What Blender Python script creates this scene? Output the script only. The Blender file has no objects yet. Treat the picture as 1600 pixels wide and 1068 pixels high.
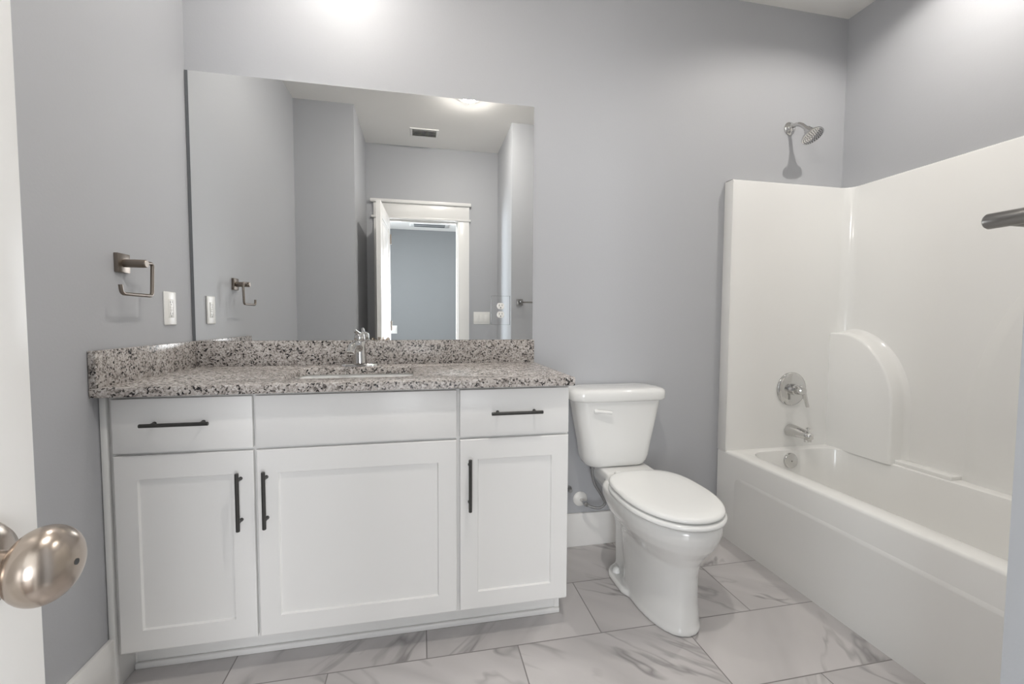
import bpy, bmesh, math, random
from mathutils import Vector, Matrix

S = bpy.context.scene
COL = S.collection
R = math.radians

# ------------------------------------------------------------------ camera
CAM = Vector((0.9087, -2.0102, 1.1135))
YAW, PITCH, ROLL, FPX = 0.2043, 0.0511, 0.0051, 685.985
fw = Vector((math.sin(YAW) * math.cos(PITCH), math.cos(YAW) * math.cos(PITCH), -math.sin(PITCH)))
rt = Vector((math.cos(YAW), -math.sin(YAW), 0))
up = rt.cross(fw)
r2 = rt * math.cos(ROLL) + up * math.sin(ROLL)
u2 = up * math.cos(ROLL) - rt * math.sin(ROLL)
cd = bpy.data.cameras.new('camera')
cam = bpy.data.objects.new('camera', cd)
COL.objects.link(cam)
m = Matrix((r2, u2, -fw)).transposed().to_4x4()
m.translation = CAM
cam.matrix_world = m
cd.sensor_fit = 'HORIZONTAL'
cd.sensor_width = 36.0
cd.lens = FPX / 1600 * 36.0
cd.clip_start = 0.02
S.camera = cam

# ------------------------------------------------------------------ world, exposure
w = bpy.data.worlds.new('world')
S.world = w
w.use_nodes = True
S.cycles.sample_clamp_indirect = 10.0
w.node_tree.nodes['Background'].inputs[0].default_value = (0.75, 0.85, 1.0, 1)
w.node_tree.nodes['Background'].inputs[1].default_value = 0.6
S.view_settings.view_transform = 'Standard'
S.view_settings.look = 'None'
S.view_settings.gamma = 1.0
S.view_settings.use_curve_mapping = False
S.view_settings.exposure = 0.06

H = 2.718                      # ceiling height
WX = 3.147                     # right wall
YF = -1.549                    # closet block wall
XO = 0.422                     # its outer corner
YD = -2.283                    # wall with the door
XR = 1.6455                    # wall end beside the tub
YT = -1.602                    # wall at the foot of the tub
HY = -6.2                      # far wall of the hall
# x, y, power, lens radius, trim radius, recess (0: a flush disc with a bulging lens)
CANS = [(0.58, -0.37, 5.0, 0.040, 0.064, 0.0), (1.26, -1.27, 12.4, 0.045, 0.066, 0.0), (2.80, -0.72, 8.4, 0.022, 0.062, 0.020)]
LIGHT_COL = (1.0, 0.955, 0.895)

def area_light(name, loc, rot, sx, sy, power, col):
    d = bpy.data.lights.new(name, 'AREA')
    d.shape = 'RECTANGLE'
    d.size, d.size_y = sx, sy
    d.energy = power
    d.color = col
    d.spread = R(110)
    o = bpy.data.objects.new(name, d)
    o.location = loc
    o.rotation_euler = rot
    COL.objects.link(o)
    return o

# unseen lamps: side one for the hall's daylight, far-wall pair added as frontal fill
area_light('hall_fill_light', (-1.66, -4.3, 1.5), (0, R(-90), 0), 1.5, 1.6, 135, (0.86, 0.94, 1.0))
area_light('hall_fill_light', (-0.45, HY - 0.06, 1.35), (R(90), 0, 0), 1.6, 2.1, 56, (0.96, 0.975, 1.0))
area_light('hall_fill_light', (2.50, HY - 0.06, 1.35), (R(90), 0, 0), 1.9, 2.1, 80, (0.96, 0.975, 1.0))

# ------------------------------------------------------------------ materials
def new_mat(name):
    mt = bpy.data.materials.new(name)
    mt.use_nodes = True
    nt = mt.node_tree
    return mt, nt, nt.nodes['Principled BSDF']

def node(nt, t, **kw):
    n = nt.nodes.new(t)
    for k, v in kw.items():
        setattr(n, k, v)
    return n

def plain(name, col, rough=0.5, metal=0.0, coat=0.0, bump=0.0, bscale=200.0, var=0.0, spec=0.5, aniso=0.0):
    mt, nt, b = new_mat(name)
    b.inputs['Base Color'].default_value = (*col, 1)
    b.inputs['Roughness'].default_value = rough
    b.inputs['Metallic'].default_value = metal
    b.inputs['Coat Weight'].default_value = coat
    b.inputs['Coat Roughness'].default_value = 0.08
    b.inputs['Specular IOR Level'].default_value = spec
    tc = node(nt, 'ShaderNodeTexCoord')
    if var > 0:
        nz = node(nt, 'ShaderNodeTexNoise')
        nz.inputs['Scale'].default_value = 3.0
        nz.inputs['Detail'].default_value = 3.0
        nt.links.new(tc.outputs['Object'], nz.inputs['Vector'])
        mx = node(nt, 'ShaderNodeMix', data_type='RGBA')
        mx.inputs[6].default_value = (*[c * (1 - var) for c in col], 1)
        mx.inputs[7].default_value = (*[min(1, c * (1 + var)) for c in col], 1)
        nt.links.new(nz.outputs['Fac'], mx.inputs[0])
        nt.links.new(mx.outputs[2], b.inputs['Base Color'])
    if bump > 0:
        nz = node(nt, 'ShaderNodeTexNoise')
        nz.inputs['Scale'].default_value = bscale
        nz.inputs['Detail'].default_value = 2.0
        nt.links.new(tc.outputs['Object'], nz.inputs['Vector'])
        bp = node(nt, 'ShaderNodeBump')
        bp.inputs['Strength'].default_value = bump
        bp.inputs['Distance'].default_value = 0.002
        nt.links.new(nz.outputs['Fac'], bp.inputs['Height'])
        nt.links.new(bp.outputs['Normal'], b.inputs['Normal'])
    return mt

M = {}
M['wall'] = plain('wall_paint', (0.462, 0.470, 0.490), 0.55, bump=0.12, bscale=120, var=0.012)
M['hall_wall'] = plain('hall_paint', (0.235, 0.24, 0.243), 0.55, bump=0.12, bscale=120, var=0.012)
M['dark_floor'] = plain('dark_bounce_floor', (0.16, 0.125, 0.10), 0.4, var=0.2)  # dark tone chosen to cut bounced light in the hall
M['ceiling'] = plain('ceiling_paint', (0.91, 0.895, 0.865), 0.8, bump=0.1, bscale=120)
M['trim'] = plain('trim_enamel', (0.85, 0.84, 0.82), 0.28, var=0.01)
M['cabinet'] = plain('cabinet_lacquer', (0.86, 0.855, 0.84), 0.33, var=0.008)
M['gap'] = plain('cabinet_shadow_rail', (0.78, 0.775, 0.76), 0.5)
M['porcelain'] = plain('porcelain', (0.82, 0.82, 0.805), 0.08, coat=0.5)
M['seat'] = plain('seat_plastic', (0.90, 0.905, 0.89), 0.14)
M['acrylic'] = plain('tub_gelcoat', (0.855, 0.85, 0.83), 0.16, coat=0.25, var=0.006)
M['chrome'] = plain('chrome', (0.66, 0.655, 0.645), 0.07, metal=1.0)
M['chrome_dark'] = plain('nozzle_rubber', (0.045, 0.045, 0.045), 0.5)
M['nickel'] = plain('brushed_nickel', (0.30, 0.292, 0.28), 0.30, metal=1.0, bump=0.03, bscale=400)
M['nickel_warm'] = plain('warm_brushed_nickel', (0.25, 0.215, 0.185), 0.36, metal=1.0, bump=0.03, bscale=400)
M['knob'] = plain('satin_nickel', (0.50, 0.43, 0.37), 0.24, metal=1.0, bump=0.02, bscale=400)
M['pull'] = plain('black_bronze_pull', (0.05, 0.049, 0.046), 0.42, metal=0.3)
M['plastic'] = plain('white_device_plastic', (0.84, 0.83, 0.80), 0.3)
M['slot'] = plain('dark_slot', (0.05, 0.05, 0.05), 0.6)
M['mirror'] = plain('mirror_silver', (0.925, 0.935, 0.93), 0.0, metal=1.0)
M['mirror_edge'] = plain('mirror_ground_edge', (0.13, 0.138, 0.145), 0.5)
M['hose'] = plain('braided_steel', (0.34, 0.34, 0.34), 0.35, metal=0.9, bump=0.6, bscale=900)
M['blue'] = plain('blue_dot', (0.10, 0.28, 0.6), 0.3)

def emission(name, col, strength):
    mt, nt, b = new_mat(name)
    b.inputs['Base Color'].default_value = (0.9, 0.9, 0.9, 1)
    b.inputs['Emission Color'].default_value = (*col, 1)
    b.inputs['Emission Strength'].default_value = strength
    return mt

def granite():
    mt, nt, b = new_mat('speckled_granite')
    L = nt.links.new
    tc = node(nt, 'ShaderNodeTexCoord')
    mp = node(nt, 'ShaderNodeMapping')
    L(tc.outputs['Object'], mp.inputs['Vector'])
    mp.inputs['Rotation'].default_value = (0.4, 0.3, 0.5)
    wn = node(nt, 'ShaderNodeTexNoise')
    wn.inputs['Scale'].default_value = 160
    wn.inputs['Detail'].default_value = 2
    L(mp.outputs['Vector'], wn.inputs['Vector'])
    add = node(nt, 'ShaderNodeVectorMath', operation='MULTIPLY_ADD')
    L(wn.outputs['Color'], add.inputs[0])
    add.inputs[1].default_value = (0.010, 0.010, 0.010)
    L(mp.outputs['Vector'], add.inputs[2])
    v = node(nt, 'ShaderNodeTexVoronoi', feature='F1')
    v.inputs['Scale'].default_value = 195
    L(add.outputs['Vector'], v.inputs['Vector'])
    sx = node(nt, 'ShaderNodeSeparateColor')
    L(v.outputs['Color'], sx.inputs['Color'])
    cl = node(nt, 'ShaderNodeTexNoise')
    cl.inputs['Scale'].default_value = 38
    cl.inputs['Detail'].default_value = 3
    L(mp.outputs['Vector'], cl.inputs['Vector'])
    # cell value shifted by a cluster noise so the dark minerals gather
    ma = node(nt, 'ShaderNodeMath', operation='MULTIPLY_ADD')
    L(cl.outputs['Fac'], ma.inputs[0])
    ma.inputs[1].default_value = 0.9
    L(sx.outputs['Red'], ma.inputs[2])
    ms = node(nt, 'ShaderNodeMath', operation='SUBTRACT')
    L(ma.outputs[0], ms.inputs[0])
    ms.inputs[1].default_value = 0.45
    cr = node(nt, 'ShaderNodeValToRGB')
    cr.color_ramp.interpolation = 'CONSTANT'
    e = cr.color_ramp.elements
    e[0].position = 0.0
    e[0].color = (0.022, 0.021, 0.022, 1)
    e[1].position = 0.10
    e[1].color = (0.14, 0.125, 0.115, 1)
    for p, c in ((0.20, (0.26, 0.235, 0.215)), (0.34, (0.42, 0.385, 0.36)), (0.55, (0.52, 0.485, 0.46)),
                 (0.80, (0.37, 0.335, 0.31)), (0.92, (0.60, 0.575, 0.555))):
        x = e.new(p)
        x.color = (*c, 1)
    L(ms.outputs[0], cr.inputs['Fac'])
    L(cr.outputs['Color'], b.inputs['Base Color'])
    b.inputs['Roughness'].default_value = 0.26
    b.inputs['Specular IOR Level'].default_value = 0.5
    return mt
M['granite'] = granite()

def marble_floor():
    mt, nt, b = new_mat('marble_look_tile')
    L = nt.links.new
    tc = node(nt, 'ShaderNodeTexCoord')
    mp = node(nt, 'ShaderNodeMapping')
    mp.inputs['Location'].default_value = (-0.31 + 0.6115 * 4, 0.596 + 0.305 * 9, 0)
    L(tc.outputs['Object'], mp.inputs['Vector'])
    br = node(nt, 'ShaderNodeTexBrick')
    br.offset = 0.5
    br.offset_frequency = 2
    br.inputs['Scale'].default_value = 1.0
    br.inputs['Brick Width'].default_value = 0.6115
    br.inputs['Row Height'].default_value = 0.305
    br.inputs['Mortar Size'].default_value = 0.0022
    br.inputs['Mortar Smooth'].default_value = 0.2
    br.inputs['Color1'].default_value = (0, 0, 0, 1)
    br.inputs['Color2'].default_value = (1, 1, 1, 1)
    br.inputs['Bias'].default_value = 0.0
    L(mp.outputs['Vector'], br.inputs['Vector'])
    # every tile reads another slice of the vein noise
    rnd = node(nt, 'ShaderNodeMath', operation='MULTIPLY')
    L(br.outputs['Color'], rnd.inputs[0])
    rnd.inputs[1].default_value = 37.0
    # ... and its veins run along one of two diagonals
    ra = node(nt, 'ShaderNodeMapping')
    ra.inputs['Rotation'].default_value = (0, 0, R(38))
    L(tc.outputs['Object'], ra.inputs['Vector'])
    rb = node(nt, 'ShaderNodeMapping')
    rb.inputs['Rotation'].default_value = (0, 0, R(-52))
    L(tc.outputs['Object'], rb.inputs['Vector'])
    pick = node(nt, 'ShaderNodeMath', operation='GREATER_THAN')
    pick.inputs[1].default_value = 0.62
    L(br.outputs['Color'], pick.inputs[0])
    mixv = node(nt, 'ShaderNodeMix', data_type='VECTOR')
    L(pick.outputs[0], mixv.inputs[0])
    L(ra.outputs['Vector'], mixv.inputs[4])
    L(rb.outputs['Vector'], mixv.inputs[5])
    rot = node(nt, 'ShaderNodeMapping')
    rot.inputs['Scale'].default_value = (0.75, 2.6, 1.0)
    L(mixv.outputs[1], rot.inputs['Vector'])

    def veins(scale, detail, dist, lo, hi):
        n = node(nt, 'ShaderNodeTexNoise', noise_dimensions='4D')
        n.inputs['Scale'].default_value = scale
        n.inputs['Detail'].default_value = detail
        n.inputs['Distortion'].default_value = dist
        n.inputs['Roughness'].default_value = 0.55
        L(rot.outputs['Vector'], n.inputs['Vector'])
        L(rnd.outputs[0], n.inputs['W'])
        s = node(nt, 'ShaderNodeMath', operation='SUBTRACT')
        L(n.outputs['Fac'], s.inputs[0])
        s.inputs[1].default_value = 0.5
        a = node(nt, 'ShaderNodeMath', operation='ABSOLUTE')
        L(s.outputs[0], a.inputs[0])
        r = node(nt, 'ShaderNodeMapRange')
        r.inputs['From Min'].default_value = lo
        r.inputs['From Max'].default_value = hi
        r.inputs['To Min'].default_value = 1.0
        r.inputs['To Max'].default_value = 0.0
        L(a.outputs[0], r.inputs['Value'])
        return r.outputs['Result']
    v1 = veins(1.5, 4, 0.45, 0.0, 0.020)
    v2 = veins(1.2, 3, 0.4, 0.0, 0.11)
    msk = node(nt, 'ShaderNodeTexNoise')
    msk.inputs['Scale'].default_value = 3.1
    L(tc.outputs['Object'], msk.inputs['Vector'])
    mr = node(nt, 'ShaderNodeMapRange')
    mr.inputs['From Min'].default_value = 0.42
    mr.inputs['From Max'].default_value = 0.62
    L(msk.outputs['Fac'], mr.inputs['Value'])
    m1 = node(nt, 'ShaderNodeMath', operation='MULTIPLY')
    L(v1, m1.inputs[0])
    L(mr.outputs['Result'], m1.inputs[1])
    base = node(nt, 'ShaderNodeTexNoise')
    base.inputs['Scale'].default_value = 2.2
    base.inputs['Detail'].default_value = 5
    L(rot.outputs['Vector'], base.inputs['Vector'])
    bc = node(nt, 'ShaderNodeMix', data_type='RGBA')
    bc.inputs[6].default_value = (0.54, 0.515, 0.51, 1)
    bc.inputs[7].default_value = (0.69, 0.665, 0.66, 1)
    L(base.outputs['Fac'], bc.inputs[0])
    c2 = node(nt, 'ShaderNodeMix', data_type='RGBA')
    f2 = node(nt, 'ShaderNodeMath', operation='MULTIPLY')
    L(v2, f2.inputs[0])
    f2.inputs[1].default_value = 0.35
    L(f2.outputs[0], c2.inputs[0])
    L(bc.outputs[2], c2.inputs[6])
    c2.inputs[7].default_value = (0.36, 0.345, 0.345, 1)
    c1 = node(nt, 'ShaderNodeMix', data_type='RGBA')
    f1 = node(nt, 'ShaderNodeMath', operation='MULTIPLY')
    L(m1.outputs[0], f1.inputs[0])
    f1.inputs[1].default_value = 0.62
    L(f1.outputs[0], c1.inputs[0])
    L(c2.outputs[2], c1.inputs[6])
    c1.inputs[7].default_value = (0.16, 0.15, 0.15, 1)
    g = node(nt, 'ShaderNodeMix', data_type='RGBA')
    L(br.outputs['Fac'], g.inputs[0])
    L(c1.outputs[2], g.inputs[6])
    g.inputs[7].default_value = (0.25, 0.235, 0.23, 1)
    L(g.outputs[2], b.inputs['Base Color'])
    rr = node(nt, 'ShaderNodeMapRange')
    rr.inputs['To Min'].default_value = 0.22
    rr.inputs['To Max'].default_value = 0.7
    L(br.outputs['Fac'], rr.inputs['Value'])
    L(rr.outputs['Result'], b.inputs['Roughness'])
    bp = node(nt, 'ShaderNodeBump', invert=True)
    bp.inputs['Strength'].default_value = 0.4
    bp.inputs['Distance'].default_value = 0.001
    L(br.outputs['Fac'], bp.inputs['Height'])
    L(bp.outputs['Normal'], b.inputs['Normal'])
    return mt
M['floor'] = marble_floor()

# ------------------------------------------------------------------ mesh helpers
def NB():
    return bmesh.new()

def box(bm, x0, x1, y0, y1, z0, z1, bev=0.0, seg=2, mat=None):
    g = bmesh.ops.create_cube(bm, size=1.0)
    vs = g['verts']
    for v in vs:
        v.co = Vector(((x0 + x1) / 2 + v.co.x * abs(x1 - x0), (y0 + y1) / 2 + v.co.y * abs(y1 - y0), (z0 + z1) / 2 + v.co.z * abs(z1 - z0)))
    if bev > 0:
        es = list({e for v in vs for e in v.link_edges})
        bmesh.ops.bevel(bm, geom=es, offset=bev, segments=seg, affect='EDGES', profile=0.5)
    return bm

def loft(bm, rings, cap0=True, cap1=True, closed=True):
    vr = [[bm.verts.new(p) for p in r] for r in rings]
    n = len(vr[0])
    for a, b in zip(vr[:-1], vr[1:]):
        for i in range(n if closed else n - 1):
            j = (i + 1) % n
            bm.faces.new((a[i], a[j], b[j], b[i]))
    if cap0:
        bm.faces.new(list(reversed(vr[0])))
    if cap1:
        bm.faces.new(vr[-1])
    return vr

def lathe(bm, prof, o, axis, n=32, cap=True):
    """prof: list of (distance along axis, radius)"""
    a = Vector(axis).normalized()
    t = Vector((0, 0, 1)) if abs(a.z) < 0.9 else Vector((1, 0, 0))
    u = a.cross(t).normalized()
    v = a.cross(u)
    o = Vector(o)
    rings = [[o + a * d + (u * math.cos(2 * math.pi * i / n) + v * math.sin(2 * math.pi * i / n)) * r for i in range(n)] for d, r in prof]
    loft(bm, rings, cap, cap)

def smooth_path(pts, k=8):
    """Catmull-Rom through the points"""
    P = [Vector(p) for p in pts]
    P = [P[0] * 2 - P[1]] + P + [P[-1] * 2 - P[-2]]
    out = []
    for i in range(1, len(P) - 2):
        for s in range(k):
            t = s / k
            out.append(0.5 * ((2 * P[i]) + (P[i + 1] - P[i - 1]) * t + (2 * P[i - 1] - 5 * P[i] + 4 * P[i + 1] - P[i + 2]) * t * t + (3 * P[i] - P[i - 1] - 3 * P[i + 1] + P[i + 2]) * t ** 3))
    out.append(P[-2])
    return out

def round_path(pts, r, k=6):
    """polyline with rounded corners"""
    P = [Vector(p) for p in pts]
    out = [P[0]]
    for a, b, c in zip(P[:-2], P[1:-1], P[2:]):
        d1 = (a - b).normalized()
        d2 = (c - b).normalized()
        p1, p2 = b + d1 * r, b + d2 * r
        for s in range(k + 1):
            t = s / k
            out.append(p1 * (1 - t) ** 2 + b * 2 * t * (1 - t) + p2 * t * t)
    out.append(P[-1])
    return out

def tube(bm, pts, r, n=14):
    P = [Vector(p) for p in pts]
    rs = r if isinstance(r, (list, tuple)) else [r] * len(P)
    rings = []
    ref = None
    for i, p in enumerate(P):
        d = (P[min(i + 1, len(P) - 1)] - P[max(i - 1, 0)]).normalized()
        if ref is None:
            ref = Vector((0, 0, 1)) if abs(d.z) < 0.9 else Vector((1, 0, 0))
        u = (ref - d * ref.dot(d)).normalized()
        ref = u
        v = d.cross(u)
        rings.append([p + (u * math.cos(2 * math.pi * k / n) + v * math.sin(2 * math.pi * k / n)) * rs[i] for k in range(n)])
    loft(bm, rings)

def rrect(x0, x1, y0, y1, r, z, k=6):
    pts = []
    for cx, cy, a0 in ((x1 - r, y1 - r, 0), (x0 + r, y1 - r, 90), (x0 + r, y0 + r, 180), (x1 - r, y0 + r, 270)):
        for s in range(k + 1):
            a = R(a0 + 90 * s / k)
            pts.append(Vector((cx + r * math.cos(a), cy + r * math.sin(a), z)))
    return pts

def egg(cx, yb, yf, hw, z, yc=None, pb=2.6, pf=2.0, n=48):
    """closed outline; yb = back (towards the wall), yf = front tip"""
    if yc is None:
        yc = yb + (yf - yb) * 0.42
    out = []
    for i in range(n):
        a = 2 * math.pi * i / n
        c, s = math.cos(a), math.sin(a)
        p = pb if s > 0 else pf
        x = math.copysign(abs(c) ** (2 / p), c)
        y = math.copysign(abs(s) ** (2 / p), s)
        out.append(Vector((cx + hw * x, yc + y * (yb - yc if s > 0 else yc - yf), z)))
    return out

def world_loc(o):
    l = Vector((0, 0, 0))
    while o:
        l += o.location
        o = o.parent
    return l

def obj(name, bm, mat, parent=None, smooth=38, loc=None, recalc=True):
    """links the bmesh (world coordinates) as ONE mesh object"""
    if recalc:
        bmesh.ops.recalc_face_normals(bm, faces=bm.faces[:])
    me = bpy.data.meshes.new(name)
    org = world_loc(parent) if parent else Vector(loc if loc else (0, 0, 0))
    bmesh.ops.translate(bm, verts=bm.verts[:], vec=-org)
    bm.to_mesh(me)
    bm.free()
    if smooth:
        me.shade_smooth()
        me.set_sharp_from_angle(angle=R(smooth))
    for x in (mat if isinstance(mat, (list, tuple)) else [mat]):
        me.materials.append(x)
    o = bpy.data.objects.new(name, me)
    COL.objects.link(o)
    if parent:
        o.parent = parent
    else:
        o.location = org
    return o

def tag(o, label, cat, group=None):
    o['label'] = label
    o['category'] = cat
    if group:
        o['group'] = group
    return o

def thing(name, label, cat, loc, group=None):
    o = bpy.data.objects.new(name, None)
    o.empty_display_size = 0.05
    o.location = loc
    COL.objects.link(o)
    return tag(o, label, cat, group)

def struct(name, bm, mat, smooth=0, parent=None):
    o = obj(name, bm, mat, parent, smooth)
    if parent is None:
        o['kind'] = 'structure'
    return o

def wall(name, x0, x1, y0, y1, z0=0.0, z1=H, mat='wall'):
    b = NB()
    box(b, x0, x1, y0, y1, z0, z1)
    return struct(name, b, M[mat])

# ------------------------------------------------------------------ room shell
b = NB()
box(b, -1.8, 3.9, HY - 0.1, 0.12, -0.1, 0.0)
struct('floor', b, M['floor'])
b = NB()
box(b, -1.6, 3.7, HY, YD - 0.06, 0.0, 0.004)
struct('floor_hall', b, M['dark_floor'])  # unseen dark floor, added to keep bounced light off the far wall
b = NB()
box(b, -1.8, 3.9, HY - 0.1, 0.12, H, H + 0.1)
ceil = struct('ceiling', b, M['ceiling'])
b = NB()
for x, y, e, rl, rh, dp in CANS:               # hole for the recessed light
    if dp == 0:
        continue
    lathe(b, [(-0.05, rh + 0.001), (dp + 0.006, rh + 0.001)], (x, y, H), (0, 0, 1), 48)
cut = obj('hole_cutter', b, M['ceiling'], None, 0)
md = ceil.modifiers.new('holes', 'BOOLEAN')
md.operation = 'DIFFERENCE'
md.solver = 'EXACT'
md.object = cut
dg = bpy.context.evaluated_depsgraph_get()
old = ceil.data
ceil.data = bpy.data.meshes.new_from_object(ceil.evaluated_get(dg))
ceil.modifiers.clear()
bpy.data.meshes.remove(old)
cm = cut.data
bpy.data.objects.remove(cut)
bpy.data.meshes.remove(cm)
wall('wall_back', -0.12, WX + 0.12, 0.0, 0.12)
wall('wall_left', -0.12, 0.0, YF - 0.12, 0.0)
wall('wall_right', WX, WX + 0.12, YT - 0.1, 0.0)
wall('wall_closet', 0.0, XO, YF - 0.12, YF)
wall('wall_entry_left', XO - 0.12, XO, YD, YF - 0.12)
b = NB()      # partition between the entry and the tub's foot
box(b, XR, XR + 0.12, YD, YT, 0.0, H)
box(b, XR + 0.12, WX, YT - 0.12, YT, 0.0, H)
struct('wall_entry_right', b, M['wall'])
OX0, OX1, OZ = 0.597, 1.2585, 2.045
b = NB()      # wall with the door opening
box(b, XO - 0.12, OX0 - 0.02, YD - 0.115, YD, 0.0, H)
box(b, OX1 + 0.02, XR + 0.12, YD - 0.115, YD, 0.0, H)
box(b, OX0 - 0.02, OX1 + 0.02, YD - 0.115, YD, OZ + 0.02, H)
struct('wall_front', b, M['wall'])
# hall beyond the door
b = NB()
for x0, x1 in ((-1.7, -1.25), (0.35, 1.55), (3.45, 3.8)):
    box(b, x0, x1, HY - 0.1, HY, 0.0, H)
for x0, x1 in ((-1.25, 0.35), (1.55, 3.45)):  # openings added for the unseen far-wall fill lamps
    box(b, x0, x1, HY - 0.1, HY, 0.0, 0.3)
    box(b, x0, x1, HY - 0.1, HY, 2.4, H)
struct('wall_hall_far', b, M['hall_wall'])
b = NB()
box(b, -1.7, -1.6, HY, YD - 0.115, 0, 0.7)
box(b, -1.7, -1.6, HY, YD - 0.115, 2.3, H)
box(b, -1.7, -1.6, HY, -5.1, 0.7, 2.3)
box(b, -1.7, -1.6, -3.5, YD - 0.115, 0.7, 2.3)
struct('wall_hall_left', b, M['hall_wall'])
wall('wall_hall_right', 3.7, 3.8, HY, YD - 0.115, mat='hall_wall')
b = NB()
box(b, -1.7, XO - 0.12, YD - 0.115, YD, 0.0, H)
box(b, XR + 0.12, 3.8, YD - 0.115, YD, 0.0, H)
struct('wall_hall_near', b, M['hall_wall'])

# baseboards
def baseboard(name, segs):
    b = NB()
    for s in segs:
        box(b, *s, 0.0, 0.165, bev=0.003)
    return struct(name, b, M['trim'], smooth=38)
baseboard('baseboard_back', [(1.4205, 2.43, -0.015, 0.0)])
baseboard('baseboard_left', [(0.0, 0.015, YF, -0.45)])
baseboard('baseboard_closet', [(0.015, XO + 0.015, YF, YF + 0.015)])
baseboard('baseboard_entry', [(XR - 0.015, XR, YD, YT - 0.001), (1.368, XR - 0.015, YD, YD + 0.015)])

# ------------------------------------------------------------------ door casing (trim) and door
b = NB()
yc = YD + 0.019
box(b, OX1, 1.367, YD, yc, 0, OZ, 0.002)
box(b, 0.488, OX0, YD, yc, 0, OZ, 0.002)
box(b, 0.466, 1.381, YD, YD + 0.030, OZ, OZ + 0.020, 0.004)
box(b, 0.486, 1.367, YD, yc + 0.002, OZ + 0.020, 2.186, 0.002)
box(b, 0.458, 1.383, YD, YD + 0.042, 2.186, 2.216, 0.006)
# jamb lining and stop
box(b, OX0 - 0.02, OX0, YD - 0.117, YD + 0.002, 0, OZ, 0)
box(b, OX1, OX1 + 0.02, YD - 0.117, YD + 0.002, 0, OZ, 0)
box(b, OX0 - 0.02, OX1 + 0.02, YD - 0.117, YD + 0.002, OZ, OZ + 0.02, 0)
box(b, OX0, OX0 + 0.012, YD - 0.075, YD - 0.04, 0, OZ - 0.012, 0.001)
box(b, OX1 - 0.012, OX1, YD - 0.075, YD - 0.04, 0, OZ - 0.012, 0.001)
box(b, OX0, OX1, YD - 0.075, YD - 0.04, OZ - 0.012, OZ, 0.001)
struct('trim_door', b, M['trim'], smooth=38)

hinge = Vector((0.632, -2.262, 0))
lead = Vector((0.6055, -1.594, 0))
ld = (lead - hinge).normalized()
LW = (lead - hinge).length
ln = Vector((-ld.y, ld.x, 0)) * -1        # face normal, towards +x
DM = Matrix((ld, ln, Vector((0, 0, 1)))).transposed().to_4x4()
DM.translation = hinge                      # local: x along the leaf, y out of the face, z up

def door_obj(name, b, mat, parent, smooth=38):
    bmesh.ops.transform(b, matrix=DM, verts=b.verts[:])
    return obj(name, b, mat, parent, smooth)

door = bpy.data.objects.new('door_1', None)
door.location = hinge
COL.objects.link(door)
door['kind'] = 'structure'
tag(door, 'white panelled bathroom door standing open at the left, with a satin nickel knob', 'door')
b = NB()
TH = 0.035
box(b, 0, LW, -TH + 0.006, -0.006, 0.012, 2.035)
st = 0.105
for y0, y1 in ((-TH, -TH + 0.0062), (-0.0062, 0.0)):
    box(b, 0, st, y0, y1, 0.012, 2.035, 0.0015)
    box(b, LW - st, LW, y0, y1, 0.012, 2.035, 0.0015)
    for z0, z1 in ((0.012, 0.25), (0.93, 1.075), (1.92, 2.035)):
        box(b, st, LW - st, y0, y1, z0, z1, 0.0015)
    for z0, z1 in ((0.25, 0.93), (1.075, 1.92)):
        box(b, st + 0.035, LW - st - 0.035, y0 + 0.001, y1 - 0.001, z0 + 0.035, z1 - 0.035, 0.004)
leaf = door_obj('leaf', b, M['trim'], door)
KX, KZ = LW - 0.058, 0.940
for s in (1, -1):
    off = 0.0 if s == 1 else -TH
    b = NB()
    lathe(b, [(0.0, 0.032), (0.004, 0.032), (0.008, 0.029), (0.011, 0.020), (0.014, 0.0125), (0.022, 0.0115), (0.026, 0.0125)], (KX, off, KZ), (0, s, 0), 48)
    rose = door_obj('rosette', b, M['knob'], door)
    b = NB()
    prof = []
    for i in range(21):
        a = math.pi * i / 20
        prof.append((0.0415 - 0.0185 * math.cos(a), max(0.0005, 0.0266 * math.sin(a) ** 0.85)))
    lathe(b, prof, (KX, off, KZ), (0, s, 0), 56)
    kn = door_obj('knob', b, M['knob'], door, 60)
    b = NB()
    lathe(b, [(0.0590, 0.0022), (0.0603, 0.0022)], (KX, off, KZ), (0, s, 0), 14)
    door_obj('privacy_hole', b, M['slot'], kn)
b = NB()
box(b, LW - 0.0005, LW + 0.001, -0.030, -0.005, KZ - 0.03, KZ + 0.03, 0.0004)
door_obj('latch_plate', b, M['knob'], door)
for z in (0.25, 1.05, 1.85):
    b = NB()
    lathe(b, [(0, 0.006), (0.09, 0.006)], (0.0, 0.006, z - 0.045), (0, 0, 1), 12)
    door_obj('hinge', b, M['knob'], door)

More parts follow.
